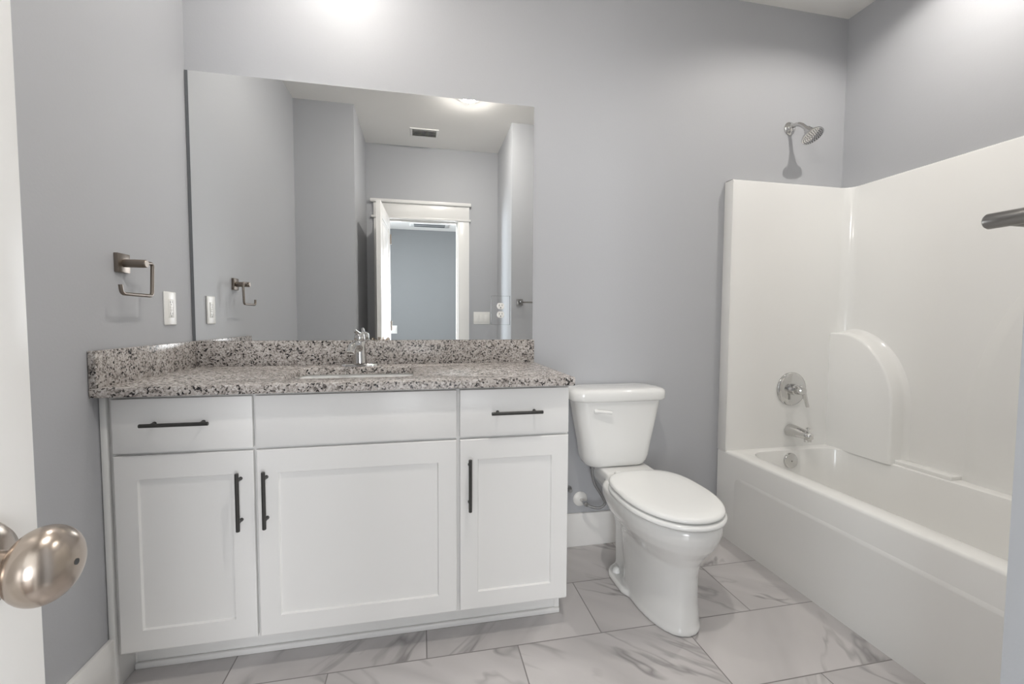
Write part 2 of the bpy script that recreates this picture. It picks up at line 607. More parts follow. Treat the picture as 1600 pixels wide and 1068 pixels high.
# ------------------------------------------------------------------ ceiling lights
for i, (x, y, e, rl, rh, dp) in enumerate(CANS):
    lab = ('small round recessed ceiling light above the vanity mirror',
           'small round recessed ceiling light in mid room between vanity and door',
           'small round recessed ceiling light above the tub')[i]
    t = thing('recessed_light', lab, 'ceiling light', (x, y, H), 'recessed ceiling lights')
    n = 48
    def ringpts(d, r):
        return [Vector((x + r * math.cos(2 * math.pi * k / n), y + r * math.sin(2 * math.pi * k / n), H - d)) for k in range(n)]
    b = NB()
    loft(b, [ringpts(d, r) for d, r in ((0.0, rh + 0.018), (0.003, rh + 0.017), (0.0045, rh + 0.008), (0.003, rh), (0.0, rh - 0.0005))], False, False)
    obj('trim_ring', b, M['trim'], t)
    if dp > 0:
        b = NB()
        loft(b, [ringpts(0.0, rh - 0.0005), ringpts(-dp, rh - 0.0005), ringpts(-dp, rl)], False, False)
        obj('baffle', b, M['ceiling'], t)
        prof = [(-dp - 0.004, rl), (-dp + 0.001, rl), (-dp + 0.003, rl * 0.7)]
    else:
        b = NB()
        loft(b, [ringpts(0.003, rh), ringpts(0.0045, rl + 0.0005), ringpts(0.0, rl + 0.0005)], False, False)
        obj('rim', b, M['trim'], t)
        prof = [(0.0005, rl), (0.006, rl), (0.2 * rl + 0.006, rl * 0.93), (0.36 * rl + 0.006, rl * 0.7), (0.44 * rl + 0.006, rl * 0.35)]
    b = NB()
    lathe(b, prof, (x, y, H), (0, 0, -1), n)
    obj('lens', b, emission('can_lens_%d' % i, LIGHT_COL, e / (math.pi * math.pi * rl ** 2)), t)

# ceiling air vent
vx0, vx1, vy0, vy1 = 0.845, 1.045, -2.02, -1.885
t = thing('air_vent', 'white slatted air vent in the ceiling, seen in the mirror', 'vent', ((vx0 + vx1) / 2, (vy0 + vy1) / 2, H))
b = NB()
for a in ((vx0 - .02, vx1 + .02, vy0 - .02, vy0), (vx0 - .02, vx1 + .02, vy1, vy1 + .02), (vx0 - .02, vx0, vy0, vy1), (vx1, vx1 + .02, vy0, vy1)):
    box(b, *a, H - 0.008, H, 0.002)
obj('frame', b, M['trim'], t)
b = NB()
box(b, vx0, vx1, vy0, vy1, H - 0.002, H)
obj('duct_shade', b, M['chrome_dark'], t)  # black sheet, paints the shade seen between the slats
for k in range(5):
    b = NB()
    yy = vy0 + (k + 0.5) * (vy1 - vy0) / 5
    g = box(b, vx0, vx1, -0.007, 0.007, -0.0008, 0.0008)
    bmesh.ops.rotate(b, verts=b.verts[:], cent=(0, 0, 0), matrix=Matrix.Rotation(R(-35), 3, 'X'))
    bmesh.ops.translate(b, verts=b.verts[:], vec=(0, yy, H - 0.007))
    obj('slat', b, M['trim'], t)

# hall ceiling register and hall switch plate (seen in the mirror through the doorway)
t = thing('ceiling_register', 'long white air register in the hall ceiling, seen through the doorway in the mirror', 'vent', (1.05, -5.75, H))
b = NB()
box(b, 0.74, 1.38, -5.9, -5.6, H - 0.01, H, 0.003)
obj('frame', b, M['trim'], t)
for k in range(2):
    b = NB()
    box(b, 0.80, 1.32, -5.86 + k * 0.13, -5.77 + k * 0.13, H - 0.012, H - 0.009)
    obj('grille', b, M['mirror_edge'], t)
t = thing('switch_plate', 'small white wall plate on the blue hall wall, seen through the doorway in the mirror', 'switch', (0.42, HY, 0.92))
b = NB()
box(b, 0.36, 0.485, HY, HY + 0.006, 0.85, 0.995, 0.002)
obj('plate', b, M['plastic'], t)
for k in range(2):
    b = NB()
    box(b, 0.378 + k * 0.055, 0.412 + k * 0.055, HY + 0.006, HY + 0.010, 0.89, 0.955, 0.0015)
    obj('rocker', b, M['plastic'], t)

# ------------------------------------------------------------------ vanity cabinet
CX1 = 1.419
YFACE, YFR = -0.553, -0.533
ZTOP = 0.8883
van = thing('vanity_cabinet', 'white shaker vanity cabinet with black bar pulls under the granite top', 'cabinet', (0.71, -0.27, 0))
b = NB()
box(b, 0.002, 0.020, -0.455, -0.002, 0.0, 0.105)
box(b, 0.002, 0.020, YFR + 0.02, -0.002, 0.105, ZTOP)
box(b, CX1 - 0.018, CX1, -0.455, -0.002, 0.0, 0.105)
box(b, CX1 - 0.018, CX1, YFR + 0.02, -0.002, 0.105, ZTOP)
box(b, 0.020, CX1 - 0.018, YFR + 0.02, -0.002, 0.105, 0.123)     # bottom board
box(b, 0.020, CX1 - 0.018, -0.014, -0.002, 0.123, ZTOP)
obj('carcass', b, M['cabinet'], van)
b = NB()
fy0, fy1 = YFR, YFR + 0.02
box(b, 0.002, 0.050, fy0, fy1, 0.105, ZTOP)
box(b, 0.388, 0.428, fy0, fy1, 0.105, ZTOP)
box(b, 1.008, 1.050, fy0, fy1, 0.105, ZTOP)
box(b, 1.385, CX1, fy0, fy1, 0.105, ZTOP)
for x0, x1 in ((0.05, 0.388), (0.428, 1.008), (1.05, 1.385)):
    box(b, x0, x1, fy0, fy1, 0.105, 0.135)
    box(b, x0, x1, fy0, fy1, 0.70, 0.73)
    box(b, x0, x1, fy0, fy1, 0.86, ZTOP)
obj('face_frame', b, M['cabinet'], van)
b = NB()
box(b, 0.002, 0.019, YFACE + 0.004, YFR, 0.02, ZTOP - 0.001, 0.003)
obj('scribe_strip', b, M['cabinet'], van)
b = NB()
box(b, 0.020, CX1 - 0.018, -0.452, -0.440, 0.0, 0.105)
obj('toe_board', b, M['cabinet'], van)
b = NB()
box(b, 0.016, CX1, -0.464, -0.4525, 0.0, 0.020, 0.004)
obj('shoe_moulding', b, M['cabinet'], van)

def pull(parent, c, vertical):
    """bar pull: round bar on two posts; sub-parts of its door or drawer"""
    x, z = c
    b = NB()
    yb = YFACE - 0.031
    L_, ps = 0.0885, 0.064
    a = Vector((0, 0, 1)) if vertical else Vector((1, 0, 0))
    o = Vector((x, yb, z))
    lathe(b, [(-L_, 0.0046), (-L_ + 0.001, 0.0056), (L_ - 0.001, 0.0056), (L_, 0.0046)], o, a, 20)
    for s in (-1, 1):
        p = o + a * ps * s
        lathe(b, [(0.0, 0.0042), (0.026, 0.0042), (0.0265, 0.0055), (0.0305, 0.0055)], p, (0, 1, 0), 14)
    return obj('pull', b, M['pull'], parent)

def slab(name, x0, x1, z0, z1):
    b = NB()
    box(b, x0, x1, YFACE, YFR - 0.0005, z0, z1, 0.0022)
    return obj(name, b, M['cabinet'], van)

def shaker(x0, x1, z0, z1, px0, px1, pz0, pz1):
    """rails and stiles round a recessed flat panel"""
    b = NB()
    dp = 0.0075
    rng = [rectp for rectp in (
        [(x0, z0), (x1, z0), (x1, z1), (x0, z1)],)]
    e = 0.002
    def ring(i, y):
        a0, a1, c0, c1 = x0 + i, x1 - i, z0 + i, z1 - i
        return [Vector((a0, y, c0)), Vector((a1, y, c0)), Vector((a1, y, c1)), Vector((a0, y, c1))]
    def pring(i, y):
        return [Vector((px0 + i, y, pz0 + i)), Vector((px1 - i, y, pz0 + i)), Vector((px1 - i, y, pz1 - i)), Vector((px0 + i, y, pz1 - i))]
    loft(b, [ring(0, YFR - 0.0005), ring(0, YFACE + e), ring(e, YFACE), pring(0, YFACE), pring(0.003, YFACE + dp), pring(0.0045, YFACE + dp)], True, True)
    return obj('door', b, M['cabinet'], van, smooth=20)

d1x, d2x, d3x = (0.0336, 0.4029), (0.4115, 1.0236), (1.0342, 1.4157)
zd0, zd1, zr0, zr1 = 0.119, 0.710, 0.7185, 0.878
d = shaker(*d1x, zd0, zd1, 0.0925, 0.3435, 0.183, 0.640)
pull(d, (0.3672, 0.5615), True)
d = shaker(*d2x, zd0, zd1, 0.4715, 0.9625, 0.180, 0.637)
pull(d, (0.4395, 0.5615), True)
d = shaker(*d3x, zd0, zd1, 1.0945, 1.355, 0.178, 0.641)
pull(d, (1.066, 0.5615), True)
d = slab('drawer', *d1x, zr0, zr1)
pull(d, (0.2075, 0.8045), False)
slab('false_front', *d2x, zr0, zr1)
d = slab('drawer', *d3x, zr0, zr1)
pull(d, (1.2255, 0.800), False)

# ------------------------------------------------------------------ countertop with splashes
CZ0, CZ1, CR, CD = 0.8885, 0.9164, 1.4268, -0.584
HX0, HX1, HY0, HY1 = 0.45, 0.88, -0.465, -0.143
ct = thing('countertop', 'speckled grey and brown granite countertop with back and side splash', 'countertop', (0.71, -0.29, CZ0))
b = NB()
k = 8
outer = []
hole = rrect(HX0, HX1, HY0, HY1, 0.035, 0, k)
# outer outline with the same vertex count as the hole, corner to corner
cor = [(CR, -0.002), (0.002, -0.002), (0.002, CD), (CR, CD)]
def outring(z, i=0.0):
    pts = []
    for (cx, cy) in cor:
        sx = -i if cx > 0.5 else 0.0
        sy = i if cy < -0.3 else 0.0
        for s in range(k + 1):
            pts.append(Vector((cx + sx + (0.00001 * s), cy + sy, z)))
    return pts
def hring(z, g=0.0):
    return [Vector((p.x, p.y, z)) for p in rrect(HX0 - g, HX1 + g, HY0 - g, HY1 + g, 0.035 + g, 0, k)]
e = 0.002
rings = [hring(CZ0), outring(CZ0), outring(CZ1 - e), outring(CZ1, e), hring(CZ1, e), hring(CZ1 - e), hring(CZ0)]
loft(b, rings, False, False)
bmesh.ops.remove_doubles(b, verts=b.verts[:], dist=0.0002)
obj('slab', b, M['granite'], ct, smooth=50)
b = NB()
box(b, 0.0215, CR, -0.0215, -0.002, CZ1, 1.0200, 0.0012)
obj('back_splash', b, M['granite'], ct)
b = NB()
box(b, 0.002, 0.0212, CD, -0.002, CZ1, 1.0200, 0.0012)
obj('side_splash', b, M['granite'], ct)

# undermount sink
sk = thing('sink', 'white undermount sink bowl set into the granite countertop', 'sink', (0.665, -0.305, CZ0 - 0.15))
b = NB()
g = 0.006
def sring(i, z, r):
    return rrect(HX0 - g + i, HX1 + g - i, HY0 - g + i, HY1 + g - i, r, z, 8)
rings = [sring(-0.02, CZ0 - 0.001, 0.06), sring(0.0, CZ0 - 0.001, 0.042), sring(0.008, CZ0 - 0.02, 0.045), sring(0.018, CZ0 - 0.10, 0.05), sring(0.05, CZ0 - 0.14, 0.05), sring(0.14, CZ0 - 0.148, 0.02)]
inner = rings
outer_r = [sring(0.13, CZ0 - 0.160, 0.02), sring(0.035, CZ0 - 0.152, 0.05), sring(0.004, CZ0 - 0.10, 0.05), sring(-0.008, CZ0 - 0.016, 0.045), sring(-0.02, CZ0 - 0.012, 0.06)]
loft(b, list(reversed(outer_r))[::-1] + inner, True, True)
obj('bowl', b, M['porcelain'], sk, smooth=50)
b = NB()
lathe(b, [(0, 0.022), (0.003, 0.022), (0.004, 0.018)], (0.665, -0.305, CZ0 - 0.149), (0, 0, 1), 24)
obj('drain', b, M['chrome'], sk)

# faucet
FX, FY = 0.656, -0.085
fc = thing('faucet', 'chrome single lever faucet on the counter behind the sink', 'faucet', (FX, FY, CZ1))
b = NB()
def fplate(i, z):
    return rrect(FX - 0.077 + i, FX + 0.077 - i, FY - 0.026 + i, FY + 0.026 - i, 0.0255 - i, z, 8)
loft(b, [fplate(0, CZ1), fplate(0, CZ1 + 0.004), fplate(0.003, CZ1 + 0.009), fplate(0.008, CZ1 + 0.011)])
obj('deck_plate', b, M['chrome'], fc)
b = NB()
lathe(b, [(0.0, 0.030), (0.006, 0.030), (0.02, 0.0285), (0.07, 0.0250), (0.088, 0.0245), (0.094, 0.023)], (FX, FY, CZ1 + 0.010), (0, 0, 1), 40)
obj('body', b, M['chrome'], fc)
b = NB()
pth = smooth_path([(FX - 0.002, FY - 0.005, CZ1 + 0.070), (FX - 0.008, FY - 0.045, CZ1 + 0.086), (FX - 0.014, FY - 0.085, CZ1 + 0.085), (FX - 0.018, FY - 0.115, CZ1 + 0.068)], 6)
tube(b, pth, [0.0205 - 0.0050 * i / (len(pth) - 1) for i in range(len(pth))], 20)
sp = obj('spout', b, M['chrome'], fc, 50)
b = NB()
lathe(b, [(0, 0.0165), (0.012, 0.0165), (0.014, 0.014)], pth[-1] + Vector((0.001, 0.006, 0.006)), (-0.1, -0.5, -0.9), 24)
obj('aerator', b, M['chrome'], sp)
b = NB()
lathe(b, [(0.0, 0.0195), (0.004, 0.0215), (0.022, 0.0205), (0.030, 0.016), (0.033, 0.006)], (FX, FY, CZ1 + 0.105), (0, 0, 1), 32)
lv = smooth_path([(FX, FY + 0.004, CZ1 + 0.130), (FX - 0.006, FY - 0.020, CZ1 + 0.139), (FX - 0.012, FY - 0.052, CZ1 + 0.150)], 6)
tube(b, lv, [0.010 - 0.0035 * i / (len(lv) - 1) for i in range(len(lv))], 14)
obj('lever', b, M['chrome'], fc, 50)
b = NB()
lathe(b, [(0, 0.0035), (0.0012, 0.0035)], (FX + 0.048, FY - 0.012, CZ1 + 0.0095), (0, -0.3, 1), 12)
obj('temperature_dot', b, M['blue'], fc)

# ------------------------------------------------------------------ mirror
MX0, MX1, MZ0, MZ1 = 0.0125, 1.4223, 1.0202, 2.088
mi = thing('mirror', 'large frameless wall mirror above the vanity', 'mirror', (0.71, -0.003, MZ0))
b = NB()
box(b, MX0, MX1, -0.0062, -0.0008, MZ0, MZ1, 0.0006, 1)
obj('glass', b, M['mirror'], mi, smooth=0)
b = NB()
box(b, 0.0015, MX0 - 0.0004, -0.0062, -0.0008, MZ0, MZ1)
obj('edge_strip', b, M['mirror_edge'], mi, smooth=0)

# duplex outlet with a mirrored plate, set in the mirror
ox, oz = 1.268, 1.1555
t = thing('wall_outlet', 'duplex outlet with mirrored cover plate at the mirror\'s lower right', 'outlet', (ox, -0.0062, oz))
b = NB()
y1 = -0.0064
box(b, ox - 0.0425, ox + 0.0425, y1 - 0.006, y1, oz - 0.0655, oz + 0.0655)
obj('cover_plate', b, M['mirror'], t, smooth=0)
b = NB()
for a in ((ox - 0.0435, ox - 0.0426, oz - 0.0665, oz + 0.0665), (ox + 0.0426, ox + 0.0445, oz - 0.0665, oz + 0.0665),
          (ox - 0.0426, ox + 0.0426, oz - 0.0665, oz - 0.0656), (ox - 0.0426, ox + 0.0426, oz + 0.0656, oz + 0.0665)):
    box(b, a[0], a[1], y1 - 0.0061, y1, a[2], a[3])
obj('plate_edge', b, M['mirror_edge'], t, smooth=0)
yo = y1 - 0.006
for s in (1, -1):
    b = NB()
    cz = oz + s * 0.0195
    n = 28
    pr = []
    for i in range(n):
        a = 2 * math.pi * i / n
        pr.append((0.0172 * math.cos(a), max(-0.0140, min(0.0140, 0.0172 * math.sin(a)))))
    loft(b, [[Vector((ox + x, yo + 0.001, cz + z)) for x, z in pr], [Vector((ox + x, yo - 0.002, cz + z)) for x, z in pr], [Vector((ox + x * .95, yo - 0.003, cz + z * .95)) for x, z in pr]])
    rc = obj('receptacle', b, M['plastic'], t)
    b = NB()
    box(b, ox - 0.0074, ox - 0.0054, yo - 0.0034, yo - 0.0028, cz - 0.001, cz + 0.008)
    box(b, ox + 0.0054, ox + 0.0074, yo - 0.0034, yo - 0.0028, cz + 0.0005, cz + 0.0075)
    lathe(b, [(0, 0.0027), (0.0006, 0.0027)], (ox, yo - 0.0028, cz - 0.0075), (0, -1, 0), 14)
    obj('slot', b, M['slot'], rc)

# GFCI outlet on the left wall
gy, gz = -0.167, 1.148
t = thing('wall_outlet', 'white rectangular outlet with test buttons on the left wall beside the mirror', 'outlet', (0, gy, gz))
b = NB()
box(b, 0.0, 0.0065, gy - 0.038, gy + 0.038, gz - 0.061, gz + 0.061, 0.003, 3)
obj('cover_plate', b, M['plastic'], t)
b = NB()
box(b, 0.006, 0.0082, gy - 0.0165, gy + 0.0165, gz - 0.0335, gz + 0.0335, 0.0012)
rc = obj('receptacle', b, M['plastic'], t)
for s in (1, -1):
    b = NB()
    zc = gz + s * 0.021
    for yy, h in ((-0.0065, 0.008), (0.0065, 0.007)):
        box(b, 0.0081, 0.0086, gy + yy - 0.001, gy + yy + 0.001, zc - h / 2 + 0.002, zc + h / 2 + 0.002)
    lathe(b, [(0, 0.0024), (0.0005, 0.0024)], (0.0081, gy, zc - 0.007), (1, 0, 0), 12)
    obj('slot', b, M['mirror_edge'], rc)
for s in (1, -1):
    b = NB()
    box(b, 0.008, 0.0096, gy - 0.0085, gy + 0.0085, gz + s * 0.0042 - 0.0032, gz + s * 0.0042 + 0.0032, 0.0006)
    obj('button', b, M['plastic'], rc)

# triple rocker switch on the door wall, seen in the mirror
t = thing('light_switch', 'white triple rocker switch plate beside the door, seen in the mirror', 'switch', (1.49, YD, 1.127))
b = NB()
box(b, 1.411, 1.572, YD, YD + 0.0065, 1.066, 1.186, 0.003, 3)
obj('plate', b, M['plastic'], t)
for kx in range(3):
    b = NB()
    cx = 1.4455 + kx * 0.046
    g = box(b, cx - 0.0165, cx + 0.0165, -0.003, 0.003, -0.0335, 0.0335, 0.001)
    bmesh.ops.rotate(b, verts=b.verts[:], cent=(0, 0, 0), matrix=Matrix.Rotation(R(4), 3, 'X'))
    bmesh.ops.translate(b, verts=b.verts[:], vec=(0, YD + 0.008, 1.126))
    obj('rocker', b, M['plastic'], t)

# ------------------------------------------------------------------ open towel ring on the left wall
hy, hz = -0.428, 1.281
t = thing('towel_holder', 'bronze-grey open square towel ring on the left wall near the mirror', 'towel holder', (0, hy, hz))
b = NB()
box(b, 0.0, 0.0115, hy - 0.029, hy + 0.029, hz - 0.029, hz + 0.029, 0.0015)
obj('wall_plate', b, M['nickel_warm'], t)
b = NB()
lathe(b, [(0.0115, 0.0125), (0.070, 0.0125), (0.073, 0.0105)], (0, hy, hz), (1, 0, 0), 24)
obj('post', b, M['nickel_warm'], t)
b = NB()
tube(b, round_path([(0.060, hy, hz + 0.002), (0.060, -0.375, 1.288), (0.060, -0.383, 1.183), (0.060, -0.531, 1.183), (0.060, -0.534, 1.209)], 0.014), 0.0054, 14)
obj('ring', b, M['nickel_warm'], t, 60)

# towel bar on the wall at the foot of the tub
tz = 1.259
t = thing('towel_bar', 'brushed nickel towel bar jutting in at the right edge above the tub', 'towel bar', (2.02, YT, tz))
for x in (1.7174, 2.3174):
    b = NB()
    box(b, x - 0.0255, x + 0.0255, YT, YT + 0.0115, tz - 0.0255, tz + 0.0255, 0.0015)
    obj('wall_plate', b, M['nickel'], t)
    b = NB()
    lathe(b, [(0.0115, 0.0112), (0.0845, 0.0112), (0.0872, 0.0092)], (x, YT, tz), (0, 1, 0), 28)
    obj('post', b, M['nickel'], t)
b = NB()
lathe(b, [(0.0, 0.0065), (0.60, 0.0065)], (1.7174, YT + 0.066, tz - 0.003), (1, 0, 0), 18)
obj('bar', b, M['nickel'], t)

# ------------------------------------------------------------------ tub and surround
TX, RZ, SZ = 2.430, 0.448, 1.8178
PX = WX - 0.012                     # face of the long side panel
PY = -0.060                         # face of the head panel
tub = thing('bathtub_shower_unit', 'white one-piece bathtub and shower surround in the right-hand alcove', 'bathtub', (2.79, -0.8, 0))
b = NB()
k = 10
YE = YT + 0.002                     # foot end
def rr(x0, x1, y0, y1, r, z):
    return rrect(x0, x1, y0, y1, r, z, k)
ix0, ix1, iy0, iy1 = 2.522, 3.098, -1.50, -0.105
X1, Y1 = WX - 0.002, -0.002
rings = [rr(TX, X1, YE, Y1, 0.004, 0.0),
         rr(TX, X1, YE, Y1, 0.004, RZ - 0.012),
         rr(TX + 0.004, X1, YE, Y1, 0.004, RZ - 0.003),
         rr(TX + 0.013, X1 - 0.001, YE + 0.001, Y1 - 0.001, 0.004, RZ),
         rr(ix0 - 0.012, ix1 + 0.012, iy0 - 0.012, iy1 + 0.012, 0.10, RZ),
         rr(ix0 - 0.003, ix1 + 0.003, iy0 - 0.003, iy1 + 0.003, 0.098, RZ - 0.004),
         rr(ix0, ix1, iy0, iy1, 0.095, RZ - 0.016),
         rr(ix0 + 0.012, ix1 - 0.012, iy0 + 0.04, iy1 - 0.012, 0.10, RZ - 0.15),
         rr(ix0 + 0.03, ix1 - 0.03, iy0 + 0.10, iy1 - 0.03, 0.11, RZ - 0.30),
         rr(ix0 + 0.06, ix1 - 0.06, iy0 + 0.15, iy1 - 0.06, 0.11, RZ - 0.36),
         rr(ix0 + 0.11, ix1 - 0.11, iy0 + 0.21, iy1 - 0.11, 0.10, RZ - 0.378)]
for rg in rings[4:]:
    for p in rg:
        if p.x > 2.8:
            p.x -= 0.052 * max(0.0, 1 + p.y / 1.5)     # the inner edge runs in a little towards the head
loft(b, rings, True, True)
obj('tub', b, M['acrylic'], tub, smooth=50)
# raised lower panel of the apron with rounded upper corners
b = NB()
def apron(i, x):
    ya, yb_, zt, r = -1.56 + i, -0.125 - i, 0.338 - i, 0.055
    pts = [Vector((x, ya, 0.0)), Vector((x, yb_, 0.0))]
    for s in range(9):
        a = R(90 * s / 8)
        pts.append(Vector((x, yb_ - r + r * math.cos(a), zt - r + r * math.sin(a))))
    for s in range(9):
        a = R(90 + 90 * s / 8)
        pts.append(Vector((x, ya + r + r * math.cos(a), zt - r + r * math.sin(a))))
    for p in pts:                                  # the panel dies out towards its head end
        f = min(1.0, max(0.0, (-0.125 - p.y) / 0.16))
        p.x = TX + 0.0005 + (p.x - TX - 0.0005) * f
    return pts
loft(b, [apron(-0.004, TX + 0.001), apron(-0.002, TX - 0.001), apron(0.008, TX - 0.007), apron(0.012, TX - 0.0075)], False, True)
obj('apron_panel', b, M['acrylic'], tub, smooth=60)
# wall panels: one continuous skin around three sides, with filleted corners
b = NB()
def skin(z, o=0.0):
    """inner face outline, open polyline from head-left round to foot-left"""
    r = 0.055
    x1, y1, y0 = PX + o, PY + o, YE + 0.045 - o
    pts = [Vector((TX + 0.004, y1, z)), Vector((TX + 0.02, y1, z)), Vector((x1 - r, y1, z))]
    for s in range(1, 9):
        a = R(90 - 90 * s / 8)
        pts.append(Vector((x1 - r + r * math.cos(a), y1 - r + r * math.sin(a), z)))
    for s in range(9):
        a = R(-90 * s / 8)
        pts.append(Vector((x1 - r + r * math.cos(a), y0 + r + r * math.sin(a), z)))
    pts += [Vector((TX + 0.02, y0, z)), Vector((TX + 0.004, y0, z))]
    return pts
def back(z):
    """outline against the walls with the same vertex count"""
    pts = [Vector((TX, -0.001, z)), Vector((TX + 0.02, -0.001, z)), Vector((WX - 0.06, -0.001, z))]
    pts += [Vector((WX - 0.001 - 0.05 * (1 - s / 8), -0.001 - 0.05 * (s / 8) * (1 if s == 8 else 0.2), z)) for s in range(1, 9)]
    pts += [Vector((WX - 0.001, YE + 0.06 - 0.0065 * s, z)) for s in range(9)]
    pts += [Vector((TX + 0.02, YE, z)), Vector((TX, YE, z))]
    return pts
rings = [skin(RZ - 0.005), skin(SZ - 0.012), skin(SZ - 0.004, 0.002), skin(SZ, 0.009), back(SZ), back(RZ - 0.005)]
loft(b, rings, False, False, closed=False)
# left end faces of the two short panels, against the room
for ya, yb_ in ((-0.001, PY), (YE, YE + 0.045)):
    box(b, TX, TX + 0.0045, min(ya, yb_), max(ya, yb_), RZ - 0.005, SZ - 0.003, 0.002)
bmesh.ops.remove_doubles(b, verts=b.verts[:], dist=0.00005)
obj('wall_panel', b, M['acrylic'], tub, smooth=40)
# moulded corner shelf: block with an arched front end
b = NB()
def shelf(x, g):
    yc_, zc_, a_, c_ = -0.105, 0.700, 0.288, 0.357
    pts = [Vector((x, -0.05, RZ - 0.004)), Vector((x, -0.05, zc_ + c_ - g))]
    for s in range(17):
        a = R(90 * s / 16)
        pts.append(Vector((x, yc_ - (a_ - g) * math.sin(a), zc_ + (c_ - g) * math.cos(a))))
    pts.append(Vector((x, yc_ - a_ + g, RZ - 0.004)))
    return pts
fx = PX - 0.088
loft(b, [shelf(PX + 0.004, -0.022), shelf(PX - 0.004, -0.012), shelf(PX - 0.018, -0.003), shelf(PX - 0.03, 0.0), shelf(fx + 0.012, 0.004), shelf(fx + 0.004, 0.007), shelf(fx, 0.014)], False, True)
obj('corner_shelf', b, M['acrylic'], tub, smooth=50)
# low soap ledge running on from the block
b = NB()
box(b, PX - 0.058, PX + 0.004, -0.615, -0.34, RZ - 0.010, RZ + 0.018, 0.005, 3)
obj('soap_ledge', b, M['acrylic'], tub, smooth=50)
# large shallow arched back-rest relief at the foot end
b = NB()
def relief(x, g):
    pts = [Vector((x, YE + 0.05, RZ - 0.004))]
    y0_, zc_, a_, c_ = -1.56, 0.70, 0.925, 0.80
    pts.append(Vector((x, -0.636 - g, RZ - 0.004)))
    for s in range(25):
        a = R(90 * s / 24)
        pts.append(Vector((x, -1.35 + (0.714 - g) * math.cos(a), zc_ + (0.86 - g) * math.sin(a))))
    pts.append(Vector((x, YE + 0.05, zc_ + 0.86 - g)))
    return pts
loft(b, [relief(PX + 0.001, -0.020), relief(PX - 0.001, -0.010), relief(PX - 0.0045, 0.006), relief(PX - 0.008, 0.022), relief(PX - 0.009, 0.034)], False, True)
obj('back_rest', b, M['acrylic'], tub, smooth=60)

# overflow plate
t = thing('overflow_plate', 'small round chrome overflow plate inside the tub below the spout', 'drain cover', (2.776, iy1 - 0.012, 0.385))
b = NB()
oy = iy1 - 0.0035
lathe(b, [(-0.004, 0.040), (0.006, 0.040), (0.011, 0.037), (0.013, 0.030)], (2.776, oy, 0.392), (0, -1, 0.06), 40)
obj('plate', b, M['chrome'], t)
b = NB()
lathe(b, [(0, 0.004), (0.002, 0.003)], (2.776, oy - 0.013, 0.392), (0, -1, 0.06), 14)
obj('screw', b, M['nickel'], t)

# tub spout
t = thing('tub_spout', 'chrome tub spout with diverter knob on the shower wall', 'tub spout', (2.812, PY, 0.540))
b = NB()
pth = [(2.812, PY, 0.540), (2.812, PY - 0.006, 0.540), (2.812, PY - 0.03, 0.541), (2.812, PY - 0.07, 0.540), (2.812, PY - 0.105, 0.536), (2.812, PY - 0.128, 0.531), (2.812, PY - 0.136, 0.526)]
tube(b, pth, [0.030, 0.033, 0.0315, 0.026, 0.023, 0.021, 0.012], 28)
lathe(b, [(0, 0.018), (0.026, 0.0165), (0.027, 0.013)], (2.812, PY - 0.113, 0.532), (0, -0.12, -1), 24)
obj('body', b, M['chrome'], t, 55)
b = NB()
lathe(b, [(0, 0.004), (0.020, 0.004), (0.021, 0.009), (0.026, 0.009), (0.028, 0.006)], (2.812, PY - 0.115, 0.550), (0, 0, 1), 18)
obj('diverter_knob', b, M['chrome'], t)

# valve trim
t = thing('shower_valve', 'round chrome shower valve plate with lever on the surround wall', 'shower valve', (2.813, PY, 0.757))
b = NB()
lathe(b, [(0, 0.088), (0.004, 0.0885), (0.010, 0.084), (0.014, 0.070), (0.017, 0.045), (0.018, 0.030)], (2.813, PY, 0.757), (0, -1, 0), 56)
obj('plate', b, M['chrome'], t, 60)
b = NB()
lathe(b, [(0, 0.029), (0.020, 0.029), (0.022, 0.026), (0.024, 0.023), (0.060, 0.021), (0.064, 0.017)], (2.813, PY - 0.017, 0.757), (0, -1, 0), 36)
hub = obj('hub', b, M['chrome'], t)
b = NB()
def blade(d, hw, th):
    c = Vector((2.813 + 0.030 * d, PY - 0.068 - 0.010 * d, 0.780 - 0.108 * d))
    return [c + Vector((hw * math.cos(q), th * math.sin(q), 0)) for q in [2 * math.pi * i / 20 for i in range(20)]]
loft(b, [blade(-0.06, 0.006, 0.004), blade(0.0, 0.0150, 0.008), blade(0.3, 0.0150, 0.009), blade(0.7, 0.0115, 0.006), blade(0.95, 0.0115, 0.0045), blade(1.0, 0.009, 0.003)])
obj('lever', b, M['chrome'], t, 60)

# shower head
sx, sz = 2.803, 2.118
t = thing('overhead_shower', 'round brushed chrome shower head on a curved wall arm', 'shower head', (sx, 0, sz))
b = NB()
lathe(b, [(0, 0.033), (0.003, 0.0335), (0.008, 0.030), (0.012, 0.022), (0.018, 0.0155), (0.028, 0.013)], (sx, 0, sz), (0, -1, 0), 40)
obj('flange', b, M['chrome'], t)
HC = Vector((2.826, -0.122, 2.032))               # centre of the spray face
hd = Vector((0.10, -0.52, -0.85)).normalized()    # spray direction
b = NB()
tube(b, smooth_path([(sx, -0.005, sz), (sx + 0.001, -0.040, sz + 0.004), (sx + 0.008, -0.066, sz - 0.008), HC - hd * 0.052], 8), 0.0105, 18)
obj('arm', b, M['chrome'], t, 60)
b = NB()
lathe(b, [(-0.060, 0.011), (-0.058, 0.0155), (-0.046, 0.0165), (-0.044, 0.0205), (-0.028, 0.0225), (-0.022, 0.026), (-0.013, 0.046), (-0.007, 0.0505), (-0.001, 0.0505), (0.0, 0.048)], HC, hd, 48)
head = obj('head', b, M['chrome'], t, 45)
b = NB()
uu = hd.cross(Vector((1, 0, 0))).normalized()
vv = hd.cross(uu)
